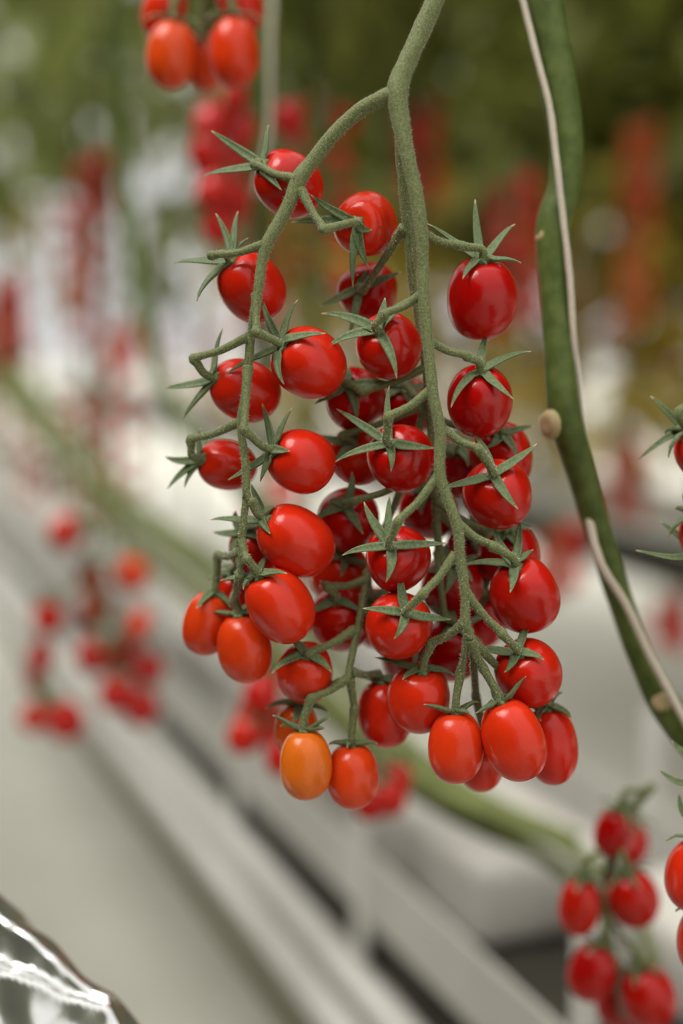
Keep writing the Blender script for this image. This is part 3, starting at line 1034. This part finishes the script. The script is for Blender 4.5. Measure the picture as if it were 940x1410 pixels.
rt = [o for o in bpy.data.objects if o.get('label', '') == 'green stem of the neighbouring truss by the twine wrapped stem'][0]
for rows, w in (([(950, 600, 0), (925, 575, -2), (895, 545, -4)], .0055), ([(952, 590, 0), (915, 605, 0), (880, 632, 2)], .004),
                ([(955, 765, 0), (925, 768, -2), (875, 758, -2)], .004), ([(955, 755, 0), (930, 735, 0), (908, 718, 0)], .004),
                ([(960, 1082, 0), (930, 1076, -2), (906, 1060, -2)], .004), ([(950, 1040, 0), (935, 1032, 0), (925, 1020, 0)], .004),
                ([(950, 1130, 0), (938, 1115, 0), (934, 1092, 0)], .0045)):
    loose_sepal(rows, .665, w, rt)


# ------------------------------------------------------------------ far vines of the rows
def leaf_cloud(rnd, zlo, zhi, n, spread, size):
    vs_, fs = [], []
    for _ in range(n):
        c = Vector((rnd.gauss(0, spread), rnd.gauss(0, spread), rnd.uniform(zlo, zhi)))
        d = Vector((rnd.uniform(-1, 1), rnd.uniform(-1, 1), rnd.uniform(-1.1, .2))).normalized()
        s = d.cross(Vector((rnd.uniform(-.4, .4), rnd.uniform(-.4, .4), 1))).normalized()
        u = s.cross(d).normalized()
        l = size * rnd.uniform(.6, 1.25)
        b = len(vs_)
        for t, w in ((0, .05), (.3, .34), (.65, .27), (1, .02)):
            q = c + d * (l * t) - Vector((0, 0, l * .25 * t * t))
            vs_.extend((q - s * l * w + u * l * w * .4, q, q + s * l * w + u * l * w * .4))
        for i in range(3):
            for j in range(2):
                a = b + i * 3 + j
                fs.append((a, a + 1, a + 4, a + 3))
    return mesh('foliage', vs_, fs)


LEAVES = []
for s in range(5):
    me = leaf_cloud(random.Random(50 + s), 0.0, 1.7, 480, .18, .13)
    me.materials.append(M_LEAF)
    LEAVES.append(me)


THIN = []
for s in range(4):
    me = leaf_cloud(random.Random(60 + s), 0.0, 1.5, 95, .17, .13)
    me.materials.append(M_YOUNG_BACKLIT)
    THIN.append(me)
LOWLEAF = []
for s in range(4):
    me = leaf_cloud(random.Random(80 + s), 0.0, .85, 90, .18, .12)
    me.materials.append(M_OLD)
    LOWLEAF.append(me)


def far_stem(rnd, h):
    rows = []
    x = y = 0
    for k in range(9):
        rows.append((x, y, h * k / 8, .0085))
        x += rnd.uniform(-.02, .02)
        y += rnd.uniform(-.02, .02)
    vs_, fs = tube_data(spline(rows, 3), 7)
    me = mesh('stem', vs_, fs)
    me.materials.append(M_VINE)
    return me


STEMSH = [far_stem(random.Random(i), 2.6) for i in range(4)]


def truss_arm():
    vs_, fs = tube_data(spline([(0, 0, 0, .003), (.04, 0, .015, .003), (.07, 0, -.02, .003), (.075, 0, -.12, .0025), (.07, 0, -.24, .002)], 4), 6)
    me = mesh('truss_stem', vs_, fs)
    me.materials.append(M_STEM)
    return me


ARM = truss_arm()


def far_vine(base, rnd, clouds, trusses, label, tlabel, group, tgroup, ripe_mid, single, low=None, thin=False):
    o = empty('tomato_vine', base)
    tag(o, label, 'vine', group)
    s = link('stem', rnd.choice(STEMSH), None, o)
    s.rotation_euler.z = rnd.uniform(0, 6)
    for lz in clouds:
        f = link('foliage', rnd.choice(THIN if thin else LEAVES), None, o, 'stuff')
        f.location = (0, 0, lz - base.z)
        f.rotation_euler.z = rnd.uniform(0, 6)
    if low is not None:
        f = link('old_leaves', rnd.choice(LOWLEAF), None, o, 'stuff')
        f.location = (0, 0, low - base.z)
        f.rotation_euler.z = rnd.uniform(0, 6)
    for zt in trusses:
        a = rnd.uniform(0, 6.28)
        arm = link('truss_stem', ARM, None, o)
        arm.location = (0, 0, zt - base.z)
        arm.rotation_euler.z = a
        d = Vector((math.cos(a), math.sin(a), 0))
        sd = Vector((-d.y, d.x, 0))
        rp = min(1, max(0, ripe_mid + rnd.uniform(-.2, .3)))
        n = rnd.randint(8, 10)
        for k in range(n):
            c = Vector((base.x, base.y, zt)) + d * (.075 + rnd.uniform(-.012, .012)) + sd * ((-1) ** k * .022 + rnd.uniform(-.004, .004)) + Vector((0, 0, -.03 - .25 * k / n))
            ax = (sd * ((-1) ** k * .6) + d * rnd.uniform(-.3, .3) - Vector((0, 0, .9))).normalized()
            if single:
                soft_tomato(c, ax, .029, .037, min(1, max(0, rp + rnd.uniform(-.1, .1))), tlabel, tgroup, rnd, True, False)
            else:
                far_fruit(c, ax, rnd)


FF_V, FF_F = [], []
FF_SRC = fruit_mesh('fruit_distant', 8, 6, 0, 5)
FF_SV = [v.co.copy() for v in FF_SRC.vertices]
FF_SF = [tuple(q.vertices) for q in FF_SRC.polygons]


def far_fruit(c, ax, rnd):
    M = ax.to_track_quat('Z', 'Y').to_matrix()
    b = len(FF_V)
    FF_V.extend(c + M @ Vector((v.x * .03, v.y * .03, v.z * .038)) for v in FF_SV)
    FF_F.extend(tuple(b + i for i in f) for f in FF_SF)


rnd = random.Random(2024)
t = 1.7
while t < 10:
    b = row_pt(.11 + rnd.uniform(-.08, .08), t, GZ + .01)
    z0 = 1.80 + .02 * t + rnd.uniform(-.06, .15)
    far_vine(b, rnd, [z0], [1.35 + rnd.uniform(-.1, .1), 1.72 + rnd.uniform(-.1, .1)] if t < 3.4 else [1.35 + rnd.uniform(-.15, .4)] if rnd.random() < .5 else [],
             'blurred tomato vine growing from the near gutter, leafy top', 'blurred red tomato on a far vine of the near gutter',
             'far vines of the near gutter', 'tomatoes on the far vines of the near gutter', .3, True, 1.15 if t > 3.4 and rnd.random() < .12 else None, t > 2.6)
    t += rnd.uniform(.3, .5)
for px, dd in ((215, 4.3), (262, 3.7)):
    q = P(px, 430, dd)
    far_vine(Vector((q.x, q.y, GZ + .01)), rnd, [1.58], [1.5],
             'blurred young leafy vine before the bright far end of the row', 'blurred red tomato on a young leafy vine before the bright far end',
             'young vines before the bright far end', 'tomatoes on the young leafy vines', .5, True, None, True)
t = -.3
while t < 6.5:
    b = row_pt(1.7 + rnd.uniform(-.1, .1), t, GZ + .01)
    z0 = 1.72 + rnd.uniform(-.1, .15)
    far_vine(b, rnd, [z0], [1.85 + rnd.uniform(-.1, .1), 1.6 + rnd.uniform(-.1, .1), 1.38 + rnd.uniform(-.1, .1)],
             'blurred tomato vine of the row behind, leafy top', '', 'vines of the row behind', '', .5, False, 1.1)
    t += rnd.uniform(.25, .4)
for off, tt0, tt1 in ((3.3, -1, 6), (4.9, -1, 6), (6.5, -1, 6)):
    t = tt0
    while t < tt1:
        b = row_pt(off + rnd.uniform(-.1, .1), t, GZ + .01)
        z0 = 1.7 + rnd.uniform(-.1, .15)
        far_vine(b, rnd, [z0], [1.85 + rnd.uniform(-.1, .1), 1.6 + rnd.uniform(-.1, .1), 1.38 + rnd.uniform(-.1, .1)],
                 'blurred leafy tomato vine in the farthest rows', '', 'vines of the farthest rows', '', .5, False, 1.05)
        t += rnd.uniform(.3, .45)
# row across the aisle behind the camera, foliage hung low to darken reflections
t = -4
while t < 6:
    b = row_pt(-1.75, t, GZ + .01)
    far_vine(b, rnd, [.35 + rnd.uniform(-.06, .1), 1.0], [],
             'leafy tomato vine on the other side of the aisle', '', 'vines across the aisle', '', .5, False)
    t += .2

mf, nt, p = new_mat('distant_tomato_skin')
ge = nt.nodes.new('ShaderNodeNewGeometry')
nt.links.new(ramp(nt, ge.outputs['Random Per Island'], [(0.0, (.45, .01, .006)), (.35, (.66, .06, .01)), (.7, (.70, .19, .02)), (1.0, (.50, .32, .04))]), p.inputs['Base Color'])
p.inputs['Roughness'].default_value = .3
ff = link('distant_tomatoes', mesh('distant_tomatoes', FF_V, FF_F), mf, None, 'stuff')
ff['label'] = 'blurred red and orange tomatoes hanging all through the rows behind'
ff['category'] = 'tomatoes'


# ------------------------------------------------------------------ crumpled film at the lower left
def film():
    n = 110
    m, nt, p = new_mat('silver_film')
    f = noise_tex(nt, 30)
    nt.links.new(ramp(nt, f, [(.35, (.70, .71, .69)), (.65, (.80, .81, .80))]), p.inputs['Base Color'])
    p.inputs['Metallic'].default_value = .9
    p.inputs['Roughness'].default_value = .14
    e0, e1 = P(-60, 1148, .76), P(300, 1478, .70)            # far edge of the film
    ed = e1 - e0
    inn = (Vector((-.52, -.68, -.42))).normalized()           # from the edge towards the camera and left
    # long straight creases: start (u, v), end (u, v), half width, height; u along the edge, v inward
    cre = [((.05, .16), (.70, .12), .05, .012), ((.08, .42), (.72, .14), .06, .013), ((.70, .12), (1.0, .22), .05, .012),
           ((.12, .10), (.16, .50), .05, .007), ((.42, .52), (.80, .26), .045, .010), ((.0, .62), (.45, .55), .05, .009),
           ((.0, .75), (.3, .95), .05, .010), ((.3, .7), (.75, .5), .06, .011), ((.55, .9), (1.0, .55), .06, .012), ((.7, .12), (.62, .35), .04, .008),
           ((.0, .9), (.6, .72), .04, .008), ((.8, .3), (1, .75), .05, .01)]
    vs_, fs = [], []
    for i in range(n + 1):
        for j in range(n + 1):
            u, v = i / n, j / n
            q = e0 + ed * u + inn * (v * .17)
            h = 0
            for (a, b, w, amp) in cre:
                ax_, ay_ = a
                bx_, by_ = b
                dx, dy = bx_ - ax_, by_ - ay_
                tt = max(0, min(1, ((u - ax_) * dx + (v - ay_) * dy) / (dx * dx + dy * dy)))
                ds_ = math.hypot(u - ax_ - dx * tt, v - ay_ - dy * tt)
                e = max(0, 1 - ds_ / (w * 2.2))
                h = max(h, amp * (e ** 1.3)) + .15 * amp * e * e
            h += .004 * noise.noise(Vector((u * 5, v * 5, 0))) + .0012 * noise.noise(Vector((u * 16, v * 16, 4)))
            edge = max(0, 1 - v / .07)
            q = q + Vector((0, 0, h - .014 * edge ** 2))
            q += inn * (.006 * noise.noise(Vector((u * 6, 3.3, 0)))) * max(0, 1 - v * 4)
            vs_.append(q)
    for i in range(n):
        for j in range(n):
            a = i * (n + 1) + j
            fs.append((a, a + 1, a + n + 2, a + n + 1))
    o = link('plastic_film', mesh('plastic_film', vs_, fs), m)
    md = o.modifiers.new('thickness', 'SOLIDIFY')
    md.thickness = .0006
    tag(o, 'crumpled shiny silvery plastic film lying at the aisle corner', 'plastic film')


film()
